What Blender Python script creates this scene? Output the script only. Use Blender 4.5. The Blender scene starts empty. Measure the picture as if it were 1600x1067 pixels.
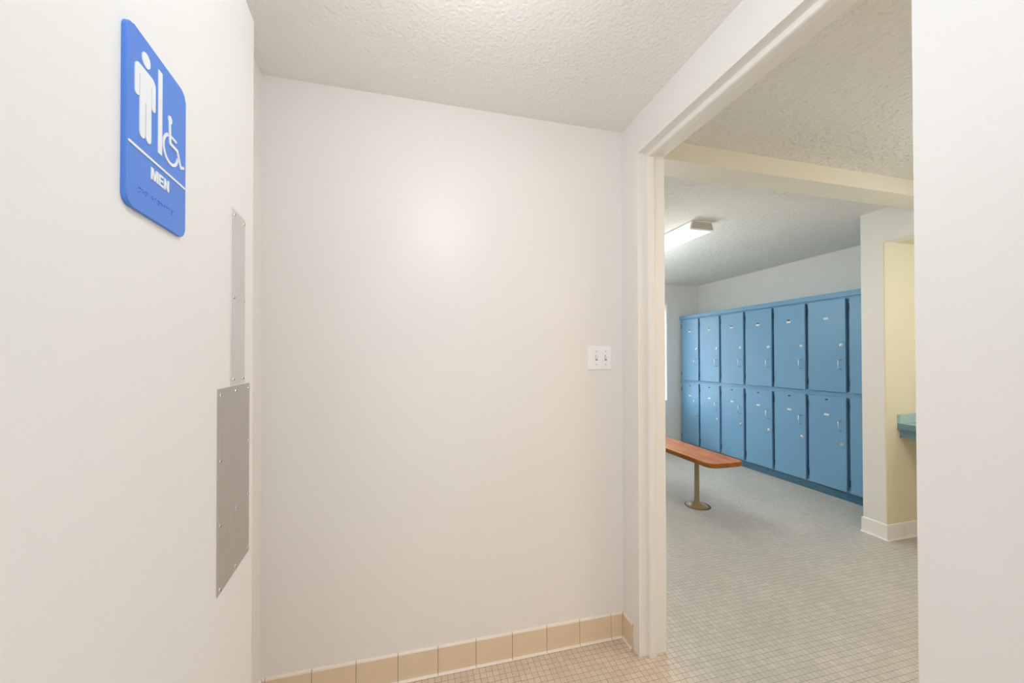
import bpy, bmesh, math, random
from mathutils import Vector, Matrix

random.seed(4)
scene = bpy.context.scene
col = scene.collection

# ------------------------------------------------------------------ camera
H = 1.277                                     # eye height
yaw, pitch, roll = math.radians(14.3391), math.radians(0.48288), math.radians(-0.1027)
fw = Vector((math.sin(yaw) * math.cos(pitch), math.cos(yaw) * math.cos(pitch), math.sin(pitch)))
rt = Vector((math.cos(yaw), -math.sin(yaw), 0))
up = rt.cross(fw)
r2 = math.cos(roll) * rt + math.sin(roll) * up
u2 = -math.sin(roll) * rt + math.cos(roll) * up
cam_data = bpy.data.cameras.new('camera')
cam_data.sensor_width = 36
cam_data.lens = 589.89 / 1600 * 36
cam_data.shift_y = 20.09 / 1600
cam_data.clip_start = 0.02
cam = bpy.data.objects.new('camera', cam_data)
cam.matrix_world = Matrix((
    (r2.x, u2.x, -fw.x, 0), (r2.y, u2.y, -fw.y, 0), (r2.z, u2.z, -fw.z, H), (0, 0, 0, 1)))
col.objects.link(cam)
scene.camera = cam

# ------------------------------------------------------------------ world and lights
world = bpy.data.worlds.new('world')
scene.world = world
world.use_nodes = True
bg = world.node_tree.nodes['Background']
bg.inputs[0].default_value = (0.99, 0.995, 1.0, 1)
bg.inputs[1].default_value = 1.42

def area(name, loc, size, power, color, rot=(0, 0, 0), size_y=None, spread=None):
    d = bpy.data.lights.new(name, 'AREA')
    d.energy = power
    d.color = color
    d.size = size
    if size_y:
        d.shape = 'RECTANGLE'; d.size_y = size_y
    if spread:
        d.spread = math.radians(spread)
    o = bpy.data.objects.new(name, d)
    o.location = loc
    o.rotation_euler = rot
    col.objects.link(o)
    return o

R90 = math.pi / 2
def bulb(name, loc, radius, power, color):
    d = bpy.data.lights.new(name, 'POINT')
    d.energy = power; d.color = color; d.shadow_soft_size = radius
    o = bpy.data.objects.new(name, d); o.location = loc
    col.objects.link(o)
    return o

# lamps: lobby ceiling lamp just outside the top of the frame, split in two globes,
# daylight behind the blind, unseen fill bulbs added in the locker room, the wash area's lamps
bulb('lobby_globe', (0.16, 0.48, 2.08), 0.10, 6.2, (0.76, 0.88, 1.0))
bulb('lobby_globe_b', (0.14, 0.85, 2.08), 0.10, 2.0, (1, 0.98, 0.96))
area('window_daylight', (2.95, 4.95, 1.4), 0.9, 310, (0.94, 0.97, 1.0), rot=(-R90, 0, 0), size_y=1.6)
# the strip light's own light, spread along its tubes
bulb('strip_light_glow', (2.0, 3.05, 1.75), 0.08, 11.0, (0.84, 0.98, 1.0))
bulb('strip_light_glow_b', (2.132, 3.60, 1.80), 0.08, 11.0, (0.84, 0.98, 1.0))
bulb('locker_fill', (1.85, 2.65, 1.8), 0.12, 3.0, (1, 0.78, 0.60))  # added warm fill without a fixture, brightens the locker room
bulb('near_fill', (2.5, 0.8, 1.9), 0.12, 4.2, (1, 0.93, 0.82))  # unseen bulb added to light the ceiling near the doorway
area('wash_area_lamp', (2.2, 0.5, 2.25), 0.5, 14.5, (1, 0.75, 0.66))
bulb('vanity_lamp', (3.45, 0.9, 1.95), 0.08, 10.5, (0.66, 0.82, 1.0))

scene.view_settings.view_transform = 'Standard'
scene.view_settings.look = 'None'
scene.view_settings.gamma = 1
scene.view_settings.use_curve_mapping = False
scene.view_settings.exposure = 0.0
scene.cycles.max_bounces = 12
scene.cycles.diffuse_bounces = 8
scene.cycles.sample_clamp_indirect = 8

# ------------------------------------------------------------------ materials
def lin(r, g, b):
    def f(c):
        c /= 255
        return c / 12.92 if c <= 0.04045 else ((c + 0.055) / 1.055) ** 2.4
    return (f(r), f(g), f(b), 1)

class NT:
    def __init__(s, name):
        s.m = bpy.data.materials.new(name); s.m.use_nodes = True
        s.t = s.m.node_tree; s.b = s.t.nodes['Principled BSDF']
    def n(s, kind, **kw):
        nd = s.t.nodes.new(kind)
        for k, v in kw.items():
            if k in nd.inputs: nd.inputs[k].default_value = v
            else: setattr(nd, k, v)
        return nd
    def l(s, a, b): s.t.links.new(a, b)
    def pos(s): return s.n('ShaderNodeNewGeometry').outputs['Position']
    def mix(s, fac, a, b):
        m = s.n('ShaderNodeMix', data_type='RGBA')
        for sock, v in ((m.inputs[0], fac), (m.inputs[6], a), (m.inputs[7], b)):
            if hasattr(v, 'is_linked'): s.l(v, sock)
            else: sock.default_value = v
        return m.outputs[2]

def plain(name, rgb, rough=0.5, metal=0.0, spec=0.5, var=0.04, scale=6.0, coat=0.0):
    t = NT(name)
    nz = t.n('ShaderNodeTexNoise', Scale=scale, Detail=4.0)
    t.l(t.pos(), nz.inputs['Vector'])
    dark = tuple(c * (1 - var) for c in rgb[:3]) + (1,)
    t.l(t.mix(nz.outputs[0], dark, rgb), t.b.inputs['Base Color'])
    t.b.inputs['Roughness'].default_value = rough
    t.b.inputs['Metallic'].default_value = metal
    t.b.inputs['Specular IOR Level'].default_value = spec
    t.b.inputs['Coat Weight'].default_value = coat
    return t.m

def painted(name, rgb, rough=0.35, peel=0.05, scale=140.0, spec=0.5):
    t = NT(name)
    p = t.pos()
    nz = t.n('ShaderNodeTexNoise', Scale=2.5, Detail=5.0)
    t.l(p, nz.inputs['Vector'])
    dark = tuple(c * 0.96 for c in rgb[:3]) + (1,)
    t.l(t.mix(nz.outputs[0], dark, rgb), t.b.inputs['Base Color'])
    n2 = t.n('ShaderNodeTexNoise', Scale=scale, Detail=3.0)
    t.l(p, n2.inputs['Vector'])
    bp = t.n('ShaderNodeBump', Strength=peel, Distance=0.002)
    t.l(n2.outputs[0], bp.inputs['Height'])
    t.l(bp.outputs[0], t.b.inputs['Normal'])
    t.b.inputs['Roughness'].default_value = rough
    t.b.inputs['Specular IOR Level'].default_value = spec
    return t.m

def stipple(name, rgb, scale=85.0, strength=0.5, pits=0.0, coarse=0.0):
    t = NT(name)
    p = t.pos()
    n1 = t.n('ShaderNodeTexNoise', Scale=scale, Detail=5.0, Roughness=0.6)
    t.l(p, n1.inputs['Vector'])
    v = t.n('ShaderNodeTexVoronoi', Scale=scale * 0.8)
    t.l(p, v.inputs['Vector'])
    ad = t.n('ShaderNodeMath', operation='SUBTRACT')
    t.l(n1.outputs[0], ad.inputs[0]); 
    ml = t.n('ShaderNodeMath', operation='MULTIPLY'); ml.inputs[1].default_value = 0.5
    t.l(v.outputs['Distance'], ml.inputs[0]); t.l(ml.outputs[0], ad.inputs[1])
    hgt = ad.outputs[0]
    if coarse:
        n4 = t.n('ShaderNodeTexNoise', Scale=34.0, Detail=3.0)
        t.l(p, n4.inputs['Vector'])
        ma = t.n('ShaderNodeMath', operation='MULTIPLY_ADD'); ma.inputs[1].default_value = 2.2 * coarse
        t.l(n4.outputs[0], ma.inputs[0]); t.l(hgt, ma.inputs[2]); hgt = ma.outputs[0]
    bp = t.n('ShaderNodeBump', Strength=strength, Distance=0.006 + 0.006 * coarse)
    t.l(hgt, bp.inputs['Height']); t.l(bp.outputs[0], t.b.inputs['Normal'])
    colr = rgb
    if pits:
        n3 = t.n('ShaderNodeTexNoise', Scale=55.0, Detail=2.0)
        t.l(p, n3.inputs['Vector'])
        cr = t.n('ShaderNodeMapRange'); cr.inputs[1].default_value = 0.66; cr.inputs[2].default_value = 0.74
        t.l(n3.outputs[0], cr.inputs[0])
        m2 = t.n('ShaderNodeMath', operation='MULTIPLY'); m2.inputs[1].default_value = pits
        t.l(cr.outputs[0], m2.inputs[0])
        dk = tuple(c * 0.35 for c in rgb[:3]) + (1,)
        t.l(t.mix(m2.outputs[0], rgb, dk), t.b.inputs['Base Color'])
    else:
        t.b.inputs['Base Color'].default_value = rgb
    t.b.inputs['Roughness'].default_value = 0.85
    t.b.inputs['Specular IOR Level'].default_value = 0.2
    return t.m

def mosaic(name, c1, c2, grout, d1, d2, dgrout):
    t = NT(name)
    p = t.pos()
    wob = t.n('ShaderNodeTexNoise', Scale=9.0, Detail=2.0)
    t.l(p, wob.inputs['Vector'])
    sc = t.n('ShaderNodeVectorMath', operation='MULTIPLY_ADD')
    sc.inputs[1].default_value = (0.0035, 0.0035, 0); 
    t.l(wob.outputs['Color'], sc.inputs[0]); t.l(p, sc.inputs[2])
    br = t.n('ShaderNodeTexBrick')
    br.offset = 0.0; br.squash = 1.0
    br.inputs['Scale'].default_value = 1.0
    br.inputs['Brick Width'].default_value = 0.0254
    br.inputs['Row Height'].default_value = 0.0254
    br.inputs['Mortar Size'].default_value = 0.00075
    br.inputs['Mortar Smooth'].default_value = 0.2
    br.inputs['Bias'].default_value = 0.0
    # the doorway's shift from warm to cooler light, painted in as tan to grey-beige
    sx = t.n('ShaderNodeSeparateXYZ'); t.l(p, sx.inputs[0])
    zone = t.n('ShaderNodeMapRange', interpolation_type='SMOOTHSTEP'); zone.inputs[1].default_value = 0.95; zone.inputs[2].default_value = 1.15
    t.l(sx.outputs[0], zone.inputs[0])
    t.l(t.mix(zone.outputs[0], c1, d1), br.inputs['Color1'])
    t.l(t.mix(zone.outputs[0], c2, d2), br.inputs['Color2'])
    t.l(sc.outputs[0], br.inputs['Vector'])
    # worn grout: strong in some places, nearly gone in others
    gn = t.n('ShaderNodeTexNoise', Scale=14.0, Detail=3.0)
    t.l(p, gn.inputs['Vector'])
    mr = t.n('ShaderNodeMapRange'); mr.inputs[1].default_value = 0.35; mr.inputs[2].default_value = 0.62
    mr.inputs[3].default_value = 0.0; mr.inputs[4].default_value = 1.0
    t.l(gn.outputs[0], mr.inputs[0])
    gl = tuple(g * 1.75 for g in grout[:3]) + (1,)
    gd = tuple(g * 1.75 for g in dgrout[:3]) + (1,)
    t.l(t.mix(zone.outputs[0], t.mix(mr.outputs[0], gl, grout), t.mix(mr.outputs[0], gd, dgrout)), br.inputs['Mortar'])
    # grime in broad patches
    gr = t.n('ShaderNodeTexNoise', Scale=2.2, Detail=6.0, Roughness=0.65)
    t.l(p, gr.inputs['Vector'])
    g2 = t.n('ShaderNodeMapRange'); g2.inputs[1].default_value = 0.35; g2.inputs[2].default_value = 0.7
    g2.inputs[3].default_value = 0.0; g2.inputs[4].default_value = 0.30
    t.l(gr.outputs[0], g2.inputs[0])
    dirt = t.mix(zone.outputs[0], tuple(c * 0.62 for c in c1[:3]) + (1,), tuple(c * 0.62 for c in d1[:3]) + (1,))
    sp = t.n('ShaderNodeTexNoise', Scale=260.0, Detail=2.0)
    t.l(p, sp.inputs['Vector'])
    s2 = t.n('ShaderNodeMapRange'); s2.inputs[1].default_value = 0.3; s2.inputs[2].default_value = 0.7
    s2.inputs[3].default_value = 0.82; s2.inputs[4].default_value = 1.06
    t.l(sp.outputs[0], s2.inputs[0])
    mm = t.n('ShaderNodeVectorMath', operation='SCALE')
    t.l(t.mix(g2.outputs[0], br.outputs['Color'], dirt), mm.inputs[0]); t.l(s2.outputs[0], mm.inputs['Scale'])
    t.l(mm.outputs[0], t.b.inputs['Base Color'])
    bp = t.n('ShaderNodeBump', Strength=0.35, Distance=0.001, invert=True)
    t.l(br.outputs['Fac'], bp.inputs['Height']); t.l(bp.outputs[0], t.b.inputs['Normal'])
    t.b.inputs['Roughness'].default_value = 0.42
    return t.m

def brushed(name, rgb, rough=0.38):
    t = NT(name)
    p = t.pos()
    mp = t.n('ShaderNodeMapping'); mp.inputs['Scale'].default_value = (260, 260, 6)
    t.l(p, mp.inputs['Vector'])
    nz = t.n('ShaderNodeTexNoise', Scale=1.0, Detail=3.0)
    t.l(mp.outputs[0], nz.inputs['Vector'])
    n2 = t.n('ShaderNodeTexNoise', Scale=18.0, Detail=6.0)
    t.l(p, n2.inputs['Vector'])
    ad = t.n('ShaderNodeMath', operation='ADD')
    t.l(nz.outputs[0], ad.inputs[0]); t.l(n2.outputs[0], ad.inputs[1])
    mr = t.n('ShaderNodeMapRange'); mr.inputs[1].default_value = 0.6; mr.inputs[2].default_value = 1.4
    t.l(ad.outputs[0], mr.inputs[0])
    t.l(t.mix(mr.outputs[0], tuple(c * 0.85 for c in rgb[:3]) + (1,), rgb), t.b.inputs['Base Color'])
    t.b.inputs['Metallic'].default_value = 0.85
    m3 = t.n('ShaderNodeMapRange'); m3.inputs[3].default_value = rough - 0.08; m3.inputs[4].default_value = rough + 0.14
    t.l(n2.outputs[0], m3.inputs[0]); t.l(m3.outputs[0], t.b.inputs['Roughness'])
    return t.m

def wood(name, a, b):
    t = NT(name)
    p = t.pos()
    mp = t.n('ShaderNodeMapping'); mp.inputs['Scale'].default_value = (26, 2.4, 26)
    t.l(p, mp.inputs['Vector'])
    nz = t.n('ShaderNodeTexNoise', Scale=1.0, Detail=6.0, Distortion=0.6)
    t.l(mp.outputs[0], nz.inputs['Vector'])
    n2 = t.n('ShaderNodeTexNoise', Scale=5.0, Detail=4.0)
    t.l(p, n2.inputs['Vector'])
    ad = t.n('ShaderNodeMath', operation='ADD')
    t.l(nz.outputs[0], ad.inputs[0]); t.l(n2.outputs[0], ad.inputs[1])
    mr = t.n('ShaderNodeMapRange'); mr.inputs[1].default_value = 0.75; mr.inputs[2].default_value = 1.25
    t.l(ad.outputs[0], mr.inputs[0])
    t.l(t.mix(mr.outputs[0], a, b), t.b.inputs['Base Color'])
    t.b.inputs['Roughness'].default_value = 0.45
    t.b.inputs['Specular IOR Level'].default_value = 0.15
    return t.m

M = {}
M['wall'] = painted('lobby_wall_paint', (0.85, 0.82, 0.79, 1), rough=0.36, peel=0.05)
M['wall_rough'] = painted('doorway_wall_paint', (0.85, 0.835, 0.815, 1), rough=0.45, peel=0.22, scale=170)
M['wall_locker'] = painted('locker_room_wall_paint', (0.83, 0.825, 0.79, 1), rough=0.5, peel=0.08)
M['wall_wash'] = painted('wash_area_wall_paint', (0.80, 0.74, 0.56, 1), rough=0.5, peel=0.08)
M['beam'] = painted('beam_paint', (0.82, 0.78, 0.67, 1), rough=0.5, peel=0.08)
M['ceiling'] = stipple('lobby_ceiling_texture', (0.86, 0.84, 0.81, 1), 90, 0.6)
M['ceiling_locker'] = stipple('locker_room_ceiling_texture', (0.82, 0.81, 0.77, 1), 62, 0.85, pits=0.2, coarse=0.8)
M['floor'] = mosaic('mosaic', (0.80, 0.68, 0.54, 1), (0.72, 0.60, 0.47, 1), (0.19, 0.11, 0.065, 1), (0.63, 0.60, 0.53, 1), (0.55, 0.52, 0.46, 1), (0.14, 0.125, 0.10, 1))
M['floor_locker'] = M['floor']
M['frame'] = painted('door_frame_enamel', (0.85, 0.825, 0.79, 1), rough=0.42, peel=0.08)
M['door'] = painted('door_leaf_paint', (0.83, 0.82, 0.80, 1), rough=0.34, peel=0.03, scale=60)
M['base_tan'] = plain('tan_glazed_tile', (0.80, 0.64, 0.46, 1), rough=0.16, var=0.10, scale=14)
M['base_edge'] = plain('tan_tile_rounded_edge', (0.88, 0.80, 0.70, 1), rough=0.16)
M['base_white'] = plain('white_glazed_tile', (0.90, 0.89, 0.87, 1), rough=0.16)
M['grout'] = plain('dirty_grout', (0.16, 0.11, 0.07, 1), rough=0.9)
M['grout_light'] = plain('pale_grout', (0.50, 0.46, 0.38, 1), rough=0.9)
M['steel'] = brushed('brushed_steel', (0.56, 0.53, 0.49, 1), 0.45)
M['steel_light'] = brushed('pale_satin_aluminium', (0.78, 0.77, 0.76, 1), 0.45)
M['screw'] = plain('screw_steel', (0.16, 0.14, 0.12, 1), rough=0.35, metal=0.8)
M['blue_sign'] = plain('blue_sign_plastic', (0.075, 0.225, 0.72, 1), rough=0.42, var=0.03)
M['white_sign'] = plain('white_sign_plastic', (0.82, 0.84, 0.86, 1), rough=0.45)
M['switch'] = plain('white_switch_plastic', (0.93, 0.92, 0.93, 1), rough=0.25)
M['locker'] = plain('blue_locker_paint', (0.18, 0.375, 0.58, 1), rough=0.36, var=0.05, scale=3)
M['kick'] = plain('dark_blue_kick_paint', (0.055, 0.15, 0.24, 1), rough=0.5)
M['slot_grey'] = plain('grey_slot', (0.30, 0.29, 0.28, 1), rough=0.6)
M['chrome'] = plain('chrome', (0.88, 0.88, 0.88, 1), rough=0.25, metal=1.0)
M['hinge'] = plain('dark_hinge_metal', (0.06, 0.09, 0.12, 1), rough=0.45, metal=0.4)
M['slot'] = plain('dark_slot', (0.01, 0.02, 0.035, 1), rough=0.8)
M['label'] = plain('white_number_plate', (0.80, 0.82, 0.80, 1), rough=0.4)
M['bench'] = wood('orange_brown_varnished_wood', (0.33, 0.095, 0.028, 1), (0.56, 0.22, 0.09, 1))
M['bench_edge'] = wood('darker_brown_edge', (0.22, 0.075, 0.015, 1), (0.36, 0.14, 0.03, 1))  # bench sides take a darker brown than the top
M['post'] = plain('tan_enamel_metal', (0.30, 0.23, 0.13, 1), rough=0.38)
M['caulk'] = plain('dark_caulk', (0.06, 0.045, 0.03, 1), rough=0.8)
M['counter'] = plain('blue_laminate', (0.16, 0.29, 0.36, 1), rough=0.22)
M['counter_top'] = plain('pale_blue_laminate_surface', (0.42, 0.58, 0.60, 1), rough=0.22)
M['fixture'] = plain('white_enamel', (0.92, 0.91, 0.88, 1), rough=0.4)
M['end_cap'] = plain('grey_end_cap', (0.50, 0.47, 0.43, 1), rough=0.5)
M['window'] = plain('white_window_paint', (0.82, 0.83, 0.82, 1), rough=0.35)

t = NT('lit_ribbed_diffuser')
wv = t.n('ShaderNodeTexWave', Scale=4.6, Distortion=0.0); wv.bands_direction = 'X'
t.l(t.pos(), wv.inputs['Vector'])
mr = t.n('ShaderNodeMapRange'); mr.inputs[3].default_value = 0.72; mr.inputs[4].default_value = 1.0
t.l(wv.outputs[1], mr.inputs[0])
t.b.inputs['Base Color'].default_value = (0.35, 0.37, 0.37, 1)
t.b.inputs['Emission Color'].default_value = (0.88, 0.97, 1.0, 1)
t.l(mr.outputs[0], t.b.inputs['Emission Strength'])
M['lens'] = t.m

t = NT('blind_slat_white')
tr = t.n('ShaderNodeBsdfTranslucent'); tr.inputs[0].default_value = (0.85, 0.84, 0.82, 1)
mx = t.n('ShaderNodeMixShader'); mx.inputs[0].default_value = 0.45
t.b.inputs['Base Color'].default_value = (0.85, 0.84, 0.82, 1)
out = t.t.nodes['Material Output']
t.l(t.b.outputs[0], mx.inputs[1]); t.l(tr.outputs[0], mx.inputs[2]); t.l(mx.outputs[0], out.inputs[0])
M['blind'] = t.m

t = NT('window_glass')
t.b.inputs['Transmission Weight'].default_value = 1.0
t.b.inputs['Roughness'].default_value = 0.02
t.b.inputs['IOR'].default_value = 1.45
M['glass'] = t.m

# ------------------------------------------------------------------ helpers
def make(name, bm, mats, parent=None, smooth=False, loc=None):
    me = bpy.data.meshes.new(name)
    bmesh.ops.recalc_face_normals(bm, faces=bm.faces)
    bm.to_mesh(me); bm.free()
    if not isinstance(mats, (list, tuple)): mats = [mats]
    for m in mats: me.materials.append(m)
    if smooth:
        for p in me.polygons: p.use_smooth = True
    o = bpy.data.objects.new(name, me)
    if parent is not None: o.parent = parent
    if loc is not None: o.location = loc
    col.objects.link(o)
    return o

def auto_smooth(o, ang=35):
    me = o.data
    for p in me.polygons: p.use_smooth = True
    me.set_sharp_from_angle(angle=math.radians(ang))

def box(bm, x0, x1, y0, y1, z0, z1, mi=0, bev=0.0, seg=2):
    vs = [bm.verts.new((x, y, z)) for x in (x0, x1) for y in (y0, y1) for z in (z0, z1)]
    fs = []
    for q in ((0, 1, 3, 2), (4, 6, 7, 5), (0, 4, 5, 1), (2, 3, 7, 6), (0, 2, 6, 4), (1, 5, 7, 3)):
        f = bm.faces.new([vs[i] for i in q]); f.material_index = mi; fs.append(f)
    if bev > 0:
        es = list({e for f in fs for e in f.edges})
        bmesh.ops.bevel(bm, geom=es, offset=bev, segments=seg, affect='EDGES', profile=0.5)
    return fs

def prism(bm, pts, a, b, place, mi=0):
    """closed polygon pts extruded between parameters a and b; place(p, t) -> xyz"""
    A = [bm.verts.new(place(p, a)) for p in pts]
    B = [bm.verts.new(place(p, b)) for p in pts]
    n = len(pts)
    f = bm.faces.new(A); f.material_index = mi
    f = bm.faces.new(B[::-1]); f.material_index = mi
    for i in range(n):
        f = bm.faces.new((A[i], B[i], B[(i + 1) % n], A[(i + 1) % n])); f.material_index = mi
    return A, B

def lathe(bm, prof, cx, cy, seg=32, mi=0, axis='Z', base=0.0):
    rings = []
    for r, h in prof:
        ring = []
        for i in range(seg):
            a = 2 * math.pi * i / seg
            if axis == 'Z': v = (cx + r * math.cos(a), cy + r * math.sin(a), base + h)
            elif axis == 'X': v = (base + h, cx + r * math.cos(a), cy + r * math.sin(a))
            else: v = (cx + r * math.cos(a), base + h, cy + r * math.sin(a))
            ring.append(bm.verts.new(v))
        rings.append(ring)
    for p, q in zip(rings, rings[1:]):
        for i in range(seg):
            f = bm.faces.new((p[i], p[(i + 1) % seg], q[(i + 1) % seg], q[i])); f.material_index = mi
    bm.faces.new(rings[0][::-1]).material_index = mi
    bm.faces.new(rings[-1]).material_index = mi

def tube(bm, pts, r, seg=8, mi=0):
    pts = [Vector(p) for p in pts]
    rings = []
    prev = None
    for i, p in enumerate(pts):
        d = (pts[min(i + 1, len(pts) - 1)] - pts[max(i - 1, 0)]).normalized()
        if prev is None:
            a = d.orthogonal().normalized()
        else:
            a = (prev - d * prev.dot(d)).normalized()
        prev = a
        b = d.cross(a)
        rings.append([bm.verts.new(p + r * (math.cos(2 * math.pi * k / seg) * a + math.sin(2 * math.pi * k / seg) * b)) for k in range(seg)])
    for p, q in zip(rings, rings[1:]):
        for i in range(seg):
            bm.faces.new((p[i], p[(i + 1) % seg], q[(i + 1) % seg], q[i])).material_index = mi
    bm.faces.new(rings[0][::-1]); bm.faces.new(rings[-1])

def struct(o, label=None):
    o['kind'] = 'structure'
    if label: o['label'] = label
    return o

def thing(o, label, cat, group=None):
    o['label'] = label; o['category'] = cat
    if group: o['group'] = group
    return o

def empty(name, loc, rotz=0.0):
    o = bpy.data.objects.new(name, None)
    o.empty_display_size = 0.1
    o.location = loc; o.rotation_euler = (0, 0, rotz)
    col.objects.link(o)
    return o

# ------------------------------------------------------------------ the setting
YB = 1.5665; YB2 = 1.70          # lobby back wall
XL = -0.547                      # lobby left wall
XD = 0.9265; XD2 = 1.055         # wall with the locker-room doorway
C = 2.32                         # ceiling
J0, J1, ZH = 0.509, 1.431, 2.155   # doorway opening
YF = 4.683                       # window wall
XW = 4.02                        # wall above the lockers
XP = 3.187                       # pier and header in front of the wash alcove
YS = -0.40                       # locker room's south end

bm = bmesh.new(); box(bm, XL - .12, XD + 0.045, -1.6, YB2, -0.06, 0)
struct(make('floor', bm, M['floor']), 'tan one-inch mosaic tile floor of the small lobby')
bm = bmesh.new(); box(bm, XD + 0.045, XW + .12, YS - .12, YF + .12, -0.06, 0)
box(bm, 0.2, XD + 0.045, YB2, YF + .12, -0.06, 0)
struct(make('floor', bm, M['floor_locker']), 'one-inch mosaic tile floor of the locker room, its cooler light painted in as grey-beige')

bm = bmesh.new(); box(bm, XL - .12, XD2 - .05, 0.045, YB2, C, C + .08)
struct(make('ceiling', bm, M['ceiling']), 'white textured ceiling of the lobby')
bm = bmesh.new(); box(bm, XD2 - .05, XW + .12, YS - .12, YF + .12, C, C + .08)
box(bm, 0.2, XD2 - .05, YB2, YF + .12, C, C + .08)
struct(make('ceiling', bm, M['ceiling_locker']), 'grey stippled ceiling of the locker room')

bm = bmesh.new(); box(bm, XL - .12, XD, YB, YB2, 0, C)
struct(make('wall_back', bm, M['wall']), 'plain cream wall facing the entrance')
bm = bmesh.new(); box(bm, XL - .12, XL, 0.045, YB, 0, C)
struct(make('wall_left', bm, M['wall']), 'cream wall behind the open door')
# wall with the doorway (lobby skin)
bm = bmesh.new()
box(bm, XD, XD2, 0.045, J0 - .0004, 0, ZH)
box(bm, XD, XD2, 0.045, J0 - .006, ZH, C)
box(bm, XD, XD2, J1 + .006, YB2, 0, C)
box(bm, XD, XD2, J0 - .006, J1 + .006, ZH + .006, C)
struct(make('wall_right', bm, M['wall_rough']), 'cream wall with the doorway to the locker room')
# wall that holds the entrance door
bm = bmesh.new()
box(bm, XL, -0.315, 0.045, 0.155, 0, C)
box(bm, 0.63, XD, 0.045, 0.155, 0, C)
box(bm, -0.315, 0.63, 0.045, 0.155, 2.16, C)
struct(make('wall_front', bm, M['wall']))

# locker room walls
bm = bmesh.new(); box(bm, XW, XW + .12, 2.0, YF + .12, 0, C)
struct(make('wall_lockers', bm, M['wall_locker']), 'off-white wall above the blue lockers')
WX0, WX1, WZ0, WZ1 = 2.55, 3.475, 0.60, 2.06
bm = bmesh.new()
box(bm, 0.2, WX0, YF, YF + .12, 0, C); box(bm, WX1, XW, YF, YF + .12, 0, C)
box(bm, WX0, WX1, YF, YF + .12, 0, WZ0); box(bm, WX0, WX1, YF, YF + .12, WZ1, C)
struct(make('wall_far', bm, M['wall_locker']), 'grey-green wall with the window at the end of the locker room')
bm = bmesh.new(); box(bm, 0.2, 0.32, YB2, YF, 0, C)
struct(make('wall_west', bm, M['wall_locker']))
bm = bmesh.new(); box(bm, XD2, XW, YS - .12, YS, 0, C)
struct(make('wall_south', bm, M['wall_wash']))
# pier between lockers and wash alcove, with the header over the alcove
bm = bmesh.new()
box(bm, XP, XW, 1.921, 2.058, 0, C)
box(bm, XP, XP + .12, YS, 1.921, 2.086, C)
bmesh.ops.remove_doubles(bm, verts=bm.verts, dist=1e-5)
struct(make('wall_pier', bm, M['wall_locker']), 'off-white pier and header beside the lockers')
bm = bmesh.new()
box(bm, XP + .001, 3.80, 1.913, 1.921, 0, 2.086)
box(bm, 3.80, 3.92, YS, 1.921, 0, 2.086)
box(bm, XP + .12, 3.92, YS, 1.921, 2.086, 2.14)
struct(make('wall_alcove', bm, M['wall_wash']), 'pale yellow walls of the wash alcove')
# beam
bm = bmesh.new(); box(bm, XD2, XP, 1.566, 1.712, 2.229, C + .001)
struct(make('beam_trim_1', bm, M['beam']), 'cream painted ceiling beam in the locker room').name = 'trim_1'

# doorway frame: face, rebate, stop, rebate
def frame_profile():
    # (depth across the wall x, offset into the wall from the opening; positive = into the wall)
    return [(XD - .0040, 0), (XD - .0040, .048), (XD + .012, .048), (XD + .012, .006), (XD2 - .012, .006),
            (XD2 - .012, .052), (XD2 + .0015, .052), (XD2 + .0015, 0),
            (XD + .071, 0), (XD + .071, -.0130), (XD + .066, -.0175), (XD + .044, -.0180), (XD + .038, -.0160), (XD + .035, -.0110), (XD + .035, 0)]
bm = bmesh.new()
prof = frame_profile()
rings = []
for corner in range(4):
    ring = []
    for x, o in prof:
        if corner == 0: v = (x, J1 + o, 0)
        elif corner == 1: v = (x, J1 + o, ZH + o)
        elif corner == 2: v = (max(x, XD + .0008), J0 - o, ZH + o)
        else: v = (max(x, XD + .0008), J0 - o, 0)
        ring.append(bm.verts.new(v))
    rings.append(ring)
n = len(prof)
for p, q in zip(rings, rings[1:]):
    for i in range(n):
        bm.faces.new((p[i], p[(i + 1) % n], q[(i + 1) % n], q[i]))
bm.faces.new(rings[0]); bm.faces.new(rings[-1][::-1])
fr = make('trim_2', bm, M['frame'])
mod = fr.modifiers.new('soft', 'BEVEL'); mod.width = 0.0018; mod.segments = 2; mod.limit_method = 'ANGLE'
struct(fr, 'cream metal door frame with a raised stop')

# tile baseboards
def base_run(name, a, b, place, joints, h=0.113, mat='base_tan', edge='base_edge', grout='grout', label=None, m0=0, m1=0):
    """place((out, z), t): out = distance from wall"""
    prof = [(0, 0), (.0155, 0), (.0125, .003), (.0098, .008), (.0085, .016), (.008, .022), (.008, h - .009), (.007, h - .004), (.0045, h - .001), (0, h)]
    pl0 = place
    def place(p, t):
        if abs(t - a) < .0015: t = t + m0 * p[0]
        elif abs(t - b) < .0015: t = t + m1 * p[0]
        return pl0(p, t)
    bm = bmesh.new()
    js = [a] + [j for j in joints if min(a, b) + .006 < j < max(a, b) - .006] + [b]
    js.sort()
    for p, q in zip(js, js[1:]):
        A, B = prism(bm, prof, p + .0009, q - .0009, place)
    prof2 = [(0, 0), (.0125, 0), (.0070, .008), (.0062, .022), (.0062, h - .010), (.004, h - .003), (0, h - .002)]
    nf = len(bm.faces)
    prism(bm, prof2, js[0] + .0015, js[-1] - .0015, place, 2)
    bm.faces.ensure_lookup_table()
    for f in list(bm.faces)[:nf]:
        c = f.calc_center_median()
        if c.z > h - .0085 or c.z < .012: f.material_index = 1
    o = make(name, bm, [M[mat], M[edge], M[grout]])
    return struct(o, label)

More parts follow.
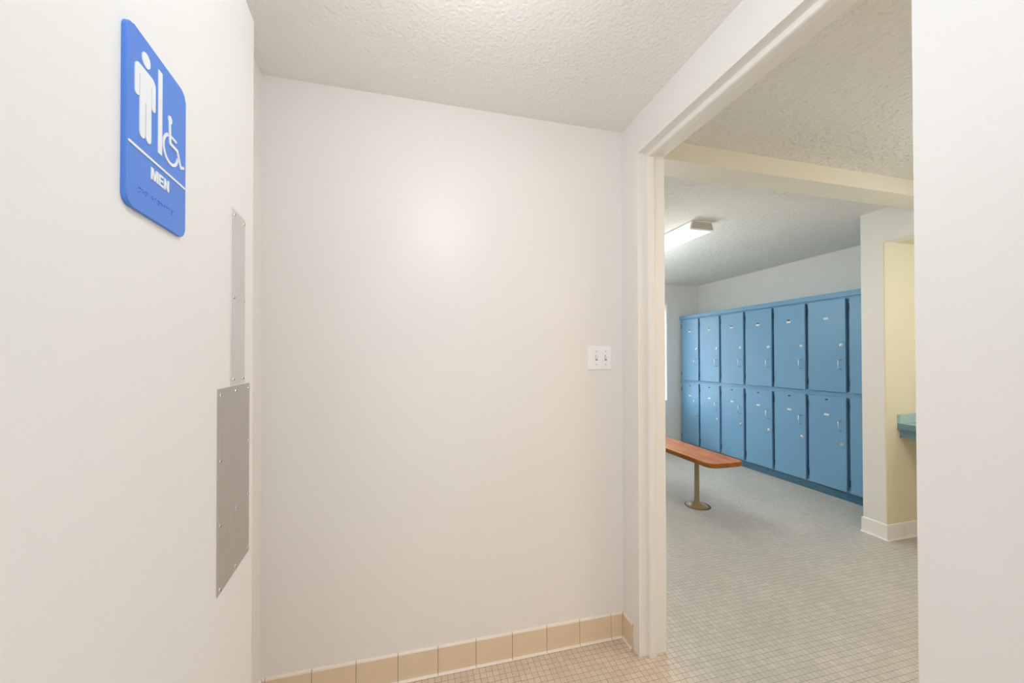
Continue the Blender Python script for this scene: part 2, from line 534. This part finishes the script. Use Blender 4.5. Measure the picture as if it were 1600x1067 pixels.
jx = [0.861 - 0.1545 * k for k in range(10)]
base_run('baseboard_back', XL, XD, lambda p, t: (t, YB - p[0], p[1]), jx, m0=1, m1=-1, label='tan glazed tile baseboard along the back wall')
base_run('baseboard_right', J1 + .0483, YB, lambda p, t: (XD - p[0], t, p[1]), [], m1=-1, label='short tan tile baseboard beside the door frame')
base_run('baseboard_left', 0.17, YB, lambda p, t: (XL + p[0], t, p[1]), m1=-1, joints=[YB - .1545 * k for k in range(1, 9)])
base_run('baseboard_pier', 1.913, 2.058, lambda p, t: (XP - p[0], t, p[1]), [], m0=-1, m1=1, h=.108, mat='base_white', edge='base_white', grout='grout_light', label='white tile baseboard on the face of the pier')
base_run('baseboard_alcove', XP, 3.795, m0=-1, place=lambda p, t: (t, 1.913 - p[0], p[1]), joints=[3.352, 3.507, 3.66], h=.108, mat='base_white', edge='base_white', grout='grout_light', label='white tile baseboard inside the wash alcove')

# window at the far end
win = bmesh.new()
T = .036
for (x0, x1, z0, z1) in ((WX0 - T, WX0 + .004, WZ0 - .1, WZ1 + T), (WX1 - .004, WX1 + T, WZ0 - .1, WZ1 + T), (WX0 + .004, WX1 - .004, WZ1 - .004, WZ1 + T), (WX0 + .004, WX1 - .004, WZ0 - .1, WZ0 + .07)):
    box(win, x0, x1, YF - .016, YF + .001, z0, z1, bev=.002)
for (x0, x1, z0, z1) in ((WX0, WX0 + .04, WZ0, WZ1), (WX1 - .04, WX1, WZ0, WZ1), (WX0 + .04, WX1 - .04, WZ1 - .04, WZ1), (WX0 + .04, WX1 - .04, WZ0, WZ0 + .04), (WX0 + .04, WX1 - .04, 1.31, 1.35)):
    box(win, x0, x1, YF + .06, YF + .10, z0, z1)
w1 = make('window_1', win, M['window'])
struct(w1, 'white framed window at the end of the locker room')
bm = bmesh.new(); box(bm, WX0 + .04, WX1 - .04, YF + .078, YF + .082, WZ0 + .04, 1.31); box(bm, WX0 + .04, WX1 - .04, YF + .078, YF + .082, 1.35, WZ1 - .04)
make('window_pane', bm, M['glass'], w1)
bl = empty('window_blind', (0, 0, 0))
thing(bl, 'white horizontal slat blind hanging in the locker room window', 'blind')
bm = bmesh.new(); box(bm, WX0 + .008, WX1 - .008, YF + .010, YF + .042, WZ1 - .045, WZ1 - .005, bev=.003)
make('head_rail', bm, M['window'], bl)
bm = bmesh.new()
z = WZ1 - .06
while z > WZ0 + .10:
    prism(bm, [(-.011, -.010), (.011, .010), (.0114, .0094), (-.0106, -.0106)], WX0 + .012, WX1 - .012, lambda p, t, z=z: (t, YF + .026 + p[0], z + p[1]))
    z -= .021
make('slats', bm, M['blind'], bl)
bm = bmesh.new(); box(bm, WX0 + .012, WX1 - .012, YF + .014, YF + .038, WZ0 + .078, WZ0 + .09, bev=.002)
make('bottom_rail', bm, M['window'], bl)
bm = bmesh.new(); tube(bm, [(WX1 - .03, YF + .006, WZ1 - .05), (WX1 - .03, YF + .005, WZ0 + .5)], .004)
make('tilt_wand', bm, M['window'], bl)

# ------------------------------------------------------------------ the open entrance door (plane turned 5.5 degrees)
TH = math.radians(-5.5)
DD = Vector((math.sin(TH), math.cos(TH), 0)); NN = Vector((math.cos(TH), -math.sin(TH), 0))
CP = -0.289                      # distance of the door's face from the eye's vertical line
# local frame of the door: x = out of the face, y = along the leaf, z = up
door_root_loc = NN * CP
S0, S1, ZD = 0.190, 1.106, 2.122
bm = bmesh.new(); box(bm, -.044, 0, S0, S1, .008, ZD, bev=.0015)
door = make('door_1', bm, M['door'])
door.location = door_root_loc; door.rotation_euler = (0, 0, -TH)
struct(door, 'open white entrance door seen at a steep angle')

def screw_bm(y, z, x, ang, r=.0042):
    bm = bmesh.new()
    lathe(bm, [(r, 0), (r, .0006), (r * .72, .0016), (r * .3, .0019)], y, z, seg=14, axis='X', base=x)
    # cross slot
    for k in (0, R90):
        a = ang + k
        dx, dz = math.cos(a), math.sin(a)
        pts = [(-.62 * r, -.0005), (.62 * r, -.0005), (.62 * r, .0005), (-.62 * r, .0005)]
        prism(bm, pts, x + .0018, x + .0022, lambda p, t: (t, y + p[0] * dx - p[1] * dz, z + p[0] * dz + p[1] * dx), 1)
    return bm

def plate(name, pts, th, mat, screws, label):
    bm = bmesh.new()
    prism(bm, pts, 0.0002, th, lambda p, t: (t, p[0], p[1]))
    bmesh.ops.bevel(bm, geom=[e for e in bm.edges if all(abs(v.co.x - th) < 1e-6 for v in e.verts)], offset=.0006, segments=1, affect='EDGES')
    p = make(name, bm, mat, door)
    p['label'] = label
    for (y, z) in screws:
        make('screw', screw_bm(y, z, th, random.uniform(0, 1.5)), [M['chrome'], M['screw']], p)
    return p

plate('push_plate', [(.951, 1.2195), (1.040, 1.2195), (1.040, 1.598), (.951, 1.598)], .0016, M['steel_light'],
      [(.967, 1.586), (1.030, 1.586), (.966, 1.407), (1.029, 1.407), (.965, 1.231), (1.027, 1.231)],
      'narrow pale metal plate')
plate('guard_plate', [(.882, .8135), (1.076, .8135), (1.076, 1.2165), (.882, 1.2165)], .0016, M['steel'],
      [(.894, 1.204), (.979, 1.206), (1.066, 1.205), (.894, 1.074), (1.066, 1.079), (.985, .949), (.894, .947), (1.066, .953), (.894, .823), (.981, .824), (1.066, .826)],
      'wide darker brushed steel plate')
bm = bmesh.new()
for z in (.22, 1.06, 1.90):
    lathe(bm, [(.007, 0), (.007, .11)], .006, S0 - .004, seg=12, base=z)
make('hinge', bm, M['chrome'], door)

# ------------------------------------------------------------------ MEN sign on the door
sgn = empty('restroom_sign', door_root_loc + DD * .66 + Vector((0, 0, 1.58)), -TH)
thing(sgn, 'blue plastic MEN restroom sign with white man and wheelchair symbols on the open door', 'sign')
FT = .0055
K = (0.289 - FT) / 0.289           # the raised face stands nearer the eye than the door
def sp(u, v):                      # sign face millimetres -> (along, up) in the sign's local frame
    return ((.5954 + u / 1000) * K - .66, (H + (1.46 + v / 1000 - H) * K) - 1.58)
def splace(p, t):
    a, b = sp(p[0], p[1]); return (t, a, b)
def rrect(u0, u1, v0, v1, r, n=8):
    out = []
    for cx_, cy_, a0 in ((u1 - r, v1 - r, 0), (u0 + r, v1 - r, 90), (u0 + r, v0 + r, 180), (u1 - r, v0 + r, 270)):
        for i in range(n + 1):
            a = math.radians(a0 + 90 * i / n); out.append((cx_ + r * math.cos(a), cy_ + r * math.sin(a)))
    return out
SV0, SV1 = 8.5, 241.5
bm = bmesh.new()
prism(bm, rrect(0, 153.5, SV0, SV1, 14), 0.0003, FT, splace)
bmesh.ops.bevel(bm, geom=[e for e in bm.edges if all(abs(v.co.x - FT) < 1e-6 for v in e.verts)], offset=.0012, segments=3, affect='EDGES')
auto_smooth(make('sign_plate', bm, M['blue_sign'], sgn), 50)

E0, E1 = FT - .0002, FT + .0010
def capsule(p, q, w, n=8, flat0=False, flat1=False):
    (x0, y0), (x1, y1) = p, q
    a = math.atan2(y1 - y0, x1 - x0); r = w / 2
    out = []
    if flat1: out += [(x1 + r * math.sin(a), y1 - r * math.cos(a)), (x1 - r * math.sin(a), y1 + r * math.cos(a))]
    else: out += [(x1 + r * math.cos(a - R90 + math.pi * i / n), y1 + r * math.sin(a - R90 + math.pi * i / n)) for i in range(n + 1)]
    if flat0: out += [(x0 - r * math.sin(a), y0 + r * math.cos(a)), (x0 + r * math.sin(a), y0 - r * math.cos(a))]
    else: out += [(x0 + r * math.cos(a + R90 + math.pi * i / n), y0 + r * math.sin(a + R90 + math.pi * i / n)) for i in range(n + 1)]
    return out
def ell(cx_, cy_, rx, ry, n=24):
    return [(cx_ + rx * math.cos(2 * math.pi * i / n), cy_ + ry * math.sin(2 * math.pi * i / n)) for i in range(n)]
def arc_pts(cx_, cy_, r, a0, a1, n=6):
    return [(cx_ + r * math.cos(math.radians(a0 + (a1 - a0) * i / n)), cy_ + r * math.sin(math.radians(a0 + (a1 - a0) * i / n))) for i in range(n + 1)]

# man: head, one outline with arms split from the trunk and legs split from each other
bm = bmesh.new()
prism(bm, ell(40.2, 213.5, 9.8, 9.6), E0, E1, splace)
out = []
out += arc_pts(25, 190, 9.5, 180, 90)                 # left shoulder
out += arc_pts(53.5, 190, 9.5, 90, 0)                 # right shoulder
out += arc_pts(58.4, 160, 4.6, 0, -180, 8)            # right hand
out += [(53.8, 186.5), (52.6, 186.5)]                 # slit between arm and trunk
out += arc_pts(46.6, 112, 6.2, 0, -180, 8)            # right leg
out += [(40.4, 156), (38.6, 156)]                     # slit between the legs
out += arc_pts(32.4, 112, 6.2, 0, -180, 8)            # left leg
out += [(26.2, 186.5), (25.0, 186.5)]
out += arc_pts(20.2, 160, 4.7, 0, -180, 8)            # left hand
prism(bm, out, E0, E1, splace)
make('man_symbol', bm, M['white_sign'], sgn)
bm = bmesh.new(); prism(bm, [(70.5, 106), (80.5, 106), (80.5, 224), (70.5, 224)], E0, E1, splace)
make('vertical_bar', bm, M['white_sign'], sgn)
bm = bmesh.new(); prism(bm, capsule((4.5, 88), (148.5, 88), 3.4), E0, E1, splace)
make('divider_line', bm, M['white_sign'], sgn)
# wheelchair symbol
bm = bmesh.new()
prism(bm, ell(103, 171.5, 5.6, 5.6), E0, E1, splace)
prism(bm, capsule((102, 166), (103.5, 136.5), 5.4), E0, E1 - .00001, splace)
prism(bm, capsule((104, 148), (120.5, 147.5), 4.2), E0, E1 - .00002, splace)
prism(bm, capsule((104, 136.5), (125.5, 136), 5.0), E0, E1 - .00003, splace)
prism(bm, capsule((125, 136), (136, 115.5), 5.0), E0, E1 - .00004, splace)
prism(bm, capsule((136, 115.5), (145, 119), 4.4), E0, E1 - .00005, splace)
wo = arc_pts(105.5, 127.5, 23, 112, 352, 30); wi = arc_pts(105.5, 127.5, 18.4, 352, 112, 30)
prism(bm, wo + wi, E0, E1 - .00006, splace)
make('wheelchair_symbol', bm, M['white_sign'], sgn)
# MEN
def letter(poly, ox, sx, name='letter'):
    bm = bmesh.new()
    prism(bm, [(ox + x * sx, 61.5 + y * 16.5) for x, y in poly], E0, E1, splace)
    return make('letter', bm, M['white_sign'], sgn)
letter([(0, 0), (.22, 0), (.22, .66), (.40, 0), (.60, 0), (.78, .66), (.78, 0), (1, 0), (1, 1), (.68, 1), (.5, .36), (.32, 1), (0, 1)], 53.5, 17.6)
letter([(0, 0), (1, 0), (1, .2), (.32, .2), (.32, .42), (.92, .42), (.92, .60), (.32, .60), (.32, .8), (.98, .8), (.98, 1), (0, 1)], 73.2, 11.6)
letter([(0, 0), (.27, 0), (.27, .62), (.70, 0), (1, 0), (1, 1), (.73, 1), (.73, .38), (.30, 1), (0, 1)], 87.2, 13.4)
# raised dots
cells = {'m': (1, 3, 4), 'e': (1, 5), 'n': (1, 3, 4, 5), 'h': (1, 2, 5), 'a': (1,), 'd': (1, 4, 5), 'i': (2, 4), 'c': (1, 4), 'p': (1, 2, 3, 4), ' ': ()}
bm = bmesh.new()
for k, ch in enumerate('men handicap'):
    for dnum in cells[ch]:
        u = 27 + k * 7.6 + (2.6 if dnum > 3 else 0); v = 38.5 - 2.5 * ((dnum - 1) % 3)
        prism(bm, ell(u, v, .85, .85, 10), E0, E1 - .0003, splace)
        prism(bm, ell(u, v, .5, .5, 10), E1 - .0003, E1, splace)
make('braille_dots', bm, M['blue_sign'], sgn)

# ------------------------------------------------------------------ light switch
sw = empty('light_switch', (.811, YB, 1.2747))
thing(sw, 'white two-toggle light switch plate on the cream wall by the doorway', 'light switch')
bm = bmesh.new()
o = [(-.0595, -.055), (.0595, -.055), (.0595, .055), (-.0595, .055)]; i_ = [(-.0545, -.050), (.0545, -.050), (.0545, .050), (-.0545, .050)]
V = [[bm.verts.new((x, y, z)) for x, z in ring] for ring, y in ((o, -.0002), (o, -.0030), (i_, -.0062))]
for a, b in zip(V, V[1:]):
    for k in range(4): bm.faces.new((a[k], a[(k + 1) % 4], b[(k + 1) % 4], b[k]))
bm.faces.new(V[0]); bm.faces.new(V[-1])
make('cover_plate', bm, M['switch'], sw)
for sx in (-.0175, .0285):
    bm = bmesh.new(); box(bm, sx - .0052, sx + .0052, -.0066, -.0058, -.0125, .0125)
    make('toggle_slot', bm, M['slot_grey'], sw)
    bm = bmesh.new()
    prism(bm, [(-.0064, -.006), (-.0064, .0085), (-.0175, .0125), (-.0185, .0085), (-.0075, -.0045)], sx - .0038, sx + .0038, lambda p, t: (t, p[0], p[1]))
    make('toggle', bm, M['switch'], sw)
    for sz in (-.030, .030):
        bm = bmesh.new(); lathe(bm, [(.0030, 0), (.0030, -.0008), (.0018, -.0014)], sx, sz, seg=12, axis='Y', base=-.0061)
        make('screw', bm, M['end_cap'], sw)

# ------------------------------------------------------------------ lockers
XDR = 3.690; XFR = 3.714
lk = empty('locker_cabinet', (XFR, 3.4, 0))
thing(lk, 'built-in bank of two-tier blue wooden lockers along the off-white wall', 'lockers')
cs = [4.650 - .3597 * k for k in range(8)]
Y0L, Y1L = 2.060, 4.681
bm = bmesh.new()
lx0, lx1 = 0.0, .020
def lb(x0, x1, y0, y1, z0, z1, bev=.0): box(bm, x0, x1, y0 - 3.4, y1 - 3.4, z0, z1, bev=bev)
ZL0, ZL1, ZM0, ZM1, ZU1, ZT = .070, .078, .900, .974, 1.785, 1.863
lb(0, .02, Y0L, Y1L, ZU1, ZT)                       # rails
lb(0, .02, Y0L, Y1L, ZM0, ZM1)
lb(0, .02, Y0L, Y1L, ZL0, ZL0 + .03)
for k in range(8):                                   # stiles
    a, b = cs[k] - .024, cs[k] + .024
    if k == 0: b = Y1L
    if k == 7: a = Y0L
    lb(.014, .032, a, b, ZL0 + .03, ZM0); lb(.014, .032, a, b, ZM1, ZU1)
lb(.02, 0.300, Y0L, Y1L, ZT - .02, ZT)               # top
lb(.02, .300, Y0L, Y1L, ZL0, ZL0 + .018)            # bottom
lb(.02, .300, Y0L, Y1L, .93, .948)
lb(.285, .300, Y0L, Y1L, ZL0 + .018, .93); lb(.285, .300, Y0L, Y1L, .948, ZT - .02)
for k in range(8):
    lb(.02, .29, cs[k] - .009, cs[k] + .009, ZL0 + .018, .93); lb(.02, .29, cs[k] - .009, cs[k] + .009, .948, ZT - .02)
make('carcass', bm, M['locker'], lk)
bm = bmesh.new(); lb(-.020, .0, Y0L, Y1L, ZU1 + .030, ZT, bev=.002)
make('top_moulding', bm, M['locker'], lk)
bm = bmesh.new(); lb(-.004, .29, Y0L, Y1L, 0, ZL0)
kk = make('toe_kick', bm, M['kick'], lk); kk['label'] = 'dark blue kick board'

# one of each kind, then copies
def wire_pull():
    bm = bmesh.new()
    h = .0425; out_ = .040
    tube(bm, [(0, 0, -h), (-out_ * .8, 0, -h), (-out_, 0, -h + .004), (-out_, 0, h - .004), (-out_ * .8, 0, h), (0, 0, h)], .0042, seg=8)
    return bm
def cam_lock():
    bm = bmesh.new()
    lathe(bm, [(.0150, 0), (.0150, -.004), (.0115, -.005), (.0105, -.013), (.0080, -.0155)], 0, 0, seg=18, axis='X')
    return bm
def number_plate():
    bm = bmesh.new(); box(bm, -.0018, 0, -.021, .021, -.0095, .0095, bev=.0005); return bm
def vent_slot():
    bm = bmesh.new(); box(bm, -.0008, 0, -.013, .013, -.005, .005); return bm
def hinge_bm():
    bm = bmesh.new(); box(bm, -.0015, .012, 0, .0035, -.030, .030, bev=.0006)
    lathe(bm, [(.0026, 0), (.0026, .060)], -.001, .0025, seg=10, base=-.030)
    return bm
DW = cs[0] - cs[1] - .032
DU, DL = (ZM1 - .014, ZU1 + .015), (ZL0 + .012, ZM0 + .014)
def door_bm(hh):
    bm = bmesh.new(); box(bm, 0, XFR - XDR - .0005, -DW / 2, DW / 2, -hh / 2, hh / 2, bev=.0025); return bm

first = {}
for tier, (z0, z1) in (('upper', DU), ('lower', DL)):
    hh = z1 - z0
    for k in range(7):
        yc = (cs[k] + cs[k + 1]) / 2
        if tier not in first:
            d = make('locker_door', door_bm(hh), M['locker'], lk)
            zc = (z0 + z1) / 2
            kids = []
            def kid(name, bmx, mat, y, zz, lab=None, x=0.0, sm=False):
                o_ = make(name, bmx, mat, d, smooth=sm)
                o_.location = (x, y, zz - zc); kids.append(o_)
                if lab: o_['label'] = lab
            if tier == 'upper':
                kid('handle', wire_pull(), M['chrome'], -DW / 2 + .034, 1.209, 'chrome wire handle', sm=True)
                kid('lock', cam_lock(), M['chrome'], -DW / 2 + .034, 1.385, 'round chrome lock')
                kid('number_plate', number_plate(), M['label'], 0, 1.633, 'small white plate')
                kid('slot', vent_slot(), M['slot'], 0, 1.651, 'small dark slot')
                hz = (z0 + .085, z1 - .085)
            else:
                kid('handle', wire_pull(), M['chrome'], -DW / 2 + .038, .661, 'chrome wire handle', sm=True)
                kid('lock', cam_lock(), M['chrome'], -DW / 2 + .034, .494, 'round chrome lock')
                kid('number_plate', number_plate(), M['label'], 0, .745, 'small white plate')
                kid('slot', vent_slot(), M['slot'], 0, .884, 'small dark slot')
                hz = (z0 + .085, z1 - .085)
            for z in hz:
                kid('hinge', hinge_bm(), M['hinge'], DW / 2, z, 'dark hinge')
            first[tier] = (d, kids)
            d.location = (XDR - XFR, yc - 3.4, zc)
        else:
            d0, kids = first[tier]
            d = d0.copy(); col.objects.link(d); d.parent = lk
            d.location = (XDR - XFR, yc - 3.4, (z0 + z1) / 2)
            for c_ in kids:
                if k == 5 and tier == 'upper' and c_.name.startswith('slot'): continue
                cc = c_.copy(); col.objects.link(cc); cc.parent = d

# ------------------------------------------------------------------ bench
bn = empty('locker_bench', (2.35, 3.4, 0))
thing(bn, 'orange-brown wooden locker-room bench on tan metal posts before the blue lockers', 'bench')
BX0, BX1, BY0, BY1, BZ = 2.195, 2.515, 2.435, 4.30, .455
r_ = .05
pts = []
def q(x, y): return (x - 2.35, y - 3.4)
for i in range(9):
    a = math.radians(180 + 90 * i / 8); pts.append(q(BX0 + .06 + .06 * math.cos(a), BY0 + .055 + .055 * math.sin(a)))
pts.append(q((BX0 + BX1) / 2, BY0 - .004))
for i in range(9):
    a = math.radians(270 + 90 * i / 8); pts.append(q(BX1 - .05 + .05 * math.cos(a), BY0 + .045 + .045 * math.sin(a)))
for i in range(9):
    a = math.radians(0 + 90 * i / 8); pts.append(q(BX1 - .05 + .05 * math.cos(a), BY1 - .05 + .05 * math.sin(a)))
for i in range(9):
    a = math.radians(90 + 90 * i / 8); pts.append(q(BX0 + .05 + .05 * math.cos(a), BY1 - .05 + .05 * math.sin(a)))
bm = bmesh.new()
prism(bm, pts, BZ - .036, BZ, lambda p, t: (p[0], p[1], t))
bmesh.ops.bevel(bm, geom=[e for e in bm.edges if abs(e.verts[0].co.z - e.verts[1].co.z) < 1e-6], offset=.004, segments=3, affect='EDGES')
bm.normal_update()
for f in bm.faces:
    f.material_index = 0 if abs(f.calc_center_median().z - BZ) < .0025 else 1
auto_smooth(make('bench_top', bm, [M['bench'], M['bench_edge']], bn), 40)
for yy in (2.764, 3.98):
    bm = bmesh.new()
    lathe(bm, [(.088, .0), (.090, .003), (.086, .007), (.060, .013), (.036, .024), (.024, .036), (.0205, .055), (.0180, BZ - .046), (.0180, BZ - .040)], -.004, yy - 3.4, seg=36)
    box(bm, -.09, .082, yy - 3.4 - .05, yy - 3.4 + .05, BZ - .0405, BZ - .0362)
    p_ = make('post', bm, M['post'], bn)
    auto_smooth(p_, 40)
    bm = bmesh.new()
    lathe(bm, [(.104, .0), (.104, .0006), (.095, .0008)], .004, yy - 3.4, seg=40)
    make('floor_ring', bm, M['caulk'], p_)['label'] = 'dark ring of old sealant'

# ------------------------------------------------------------------ ceiling strip light
FX0, FX1, FY0, FY1, FZ = 2.026, 2.238, 2.437, 3.657, 2.250
fx = empty('strip_light', ((FX0 + FX1) / 2, (FY0 + FY1) / 2, C))
thing(fx, 'white fluorescent strip light on the locker room ceiling', 'ceiling light')
def fl(x, y, z): return (x - fx.location.x, y - fx.location.y, z - fx.location.z)
bm = bmesh.new(); a = fl(FX0 + .02, FY0 + .012, C - .022); b = fl(FX1 - .02, FY1 - .012, C)
box(bm, a[0], b[0], a[1], b[1], a[2], b[2])
make('ceiling_pan', bm, M['fixture'], fx)
bm = bmesh.new()
sec = [(FX0 + .012, C - .008), (FX0 + .001, FZ + .016), (FX0 + .012, FZ + .003), (FX1 - .012, FZ + .003), (FX1 - .001, FZ + .016), (FX1 - .012, C - .008), (FX1 - .022, C - .024), (FX0 + .022, C - .024)]
prism(bm, sec, FY0 + .008, FY1 - .008, lambda p, t: fl(p[0], t, p[1]))
make('diffuser', bm, M['lens'], fx)['label'] = 'lit white diffuser'
for y0_, y1_, s_ in ((FY0, FY0 + .008, -1), (FY1 - .008, FY1, 1)):
    bm = bmesh.new()
    sec = [(FX0 + .014, C - .001), (FX0 - .002, FZ + .014), (FX0, FZ), (FX1, FZ), (FX1 + .002, FZ + .014), (FX1 - .014, C - .001)]
    prism(bm, sec, y0_, y1_, lambda p, t: fl(p[0], t, p[1]))
    ins = [(FX0 + .022, C - .006), (FX0 + .009, FZ + .018), (FX0 + .011, FZ + .010), (FX1 - .011, FZ + .010), (FX1 - .009, FZ + .018), (FX1 - .022, C - .006)]
    yy = y0_ if s_ < 0 else y1_
    prism(bm, ins, yy, yy + s_ * .0008, lambda p, t: fl(p[0], t, p[1]), 1)
    make('end_cap', bm, [M['fixture'], M['end_cap']], fx)

# ------------------------------------------------------------------ wash counter
ct = empty('wash_counter', (3.55, 1.2, 0))
thing(ct, 'blue laminate counter with a side splash in the pale yellow wash alcove', 'counter')
CX0 = 3.295; CX1 = 3.799; CY0 = .30; CY1 = 1.9125
def cl(x0, x1, y0, y1, z0, z1, bev=0.0, mi=0): box(bm, x0 - 3.55, x1 - 3.55, y0 - 1.2, y1 - 1.2, z0, z1, bev=bev, mi=mi)
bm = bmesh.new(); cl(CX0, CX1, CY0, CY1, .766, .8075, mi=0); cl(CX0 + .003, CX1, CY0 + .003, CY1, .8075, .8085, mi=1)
make('countertop', bm, [M['counter'], M['counter_top']], ct)
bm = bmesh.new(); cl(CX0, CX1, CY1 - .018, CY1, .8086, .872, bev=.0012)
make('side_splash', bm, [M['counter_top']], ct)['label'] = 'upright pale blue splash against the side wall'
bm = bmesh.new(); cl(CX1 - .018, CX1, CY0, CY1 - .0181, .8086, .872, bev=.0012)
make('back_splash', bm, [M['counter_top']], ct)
bm = bmesh.new(); cl(CX0 + .022, CX0 + .04, CY0, CY1, .708, .7658)
make('apron', bm, M['counter'], ct)
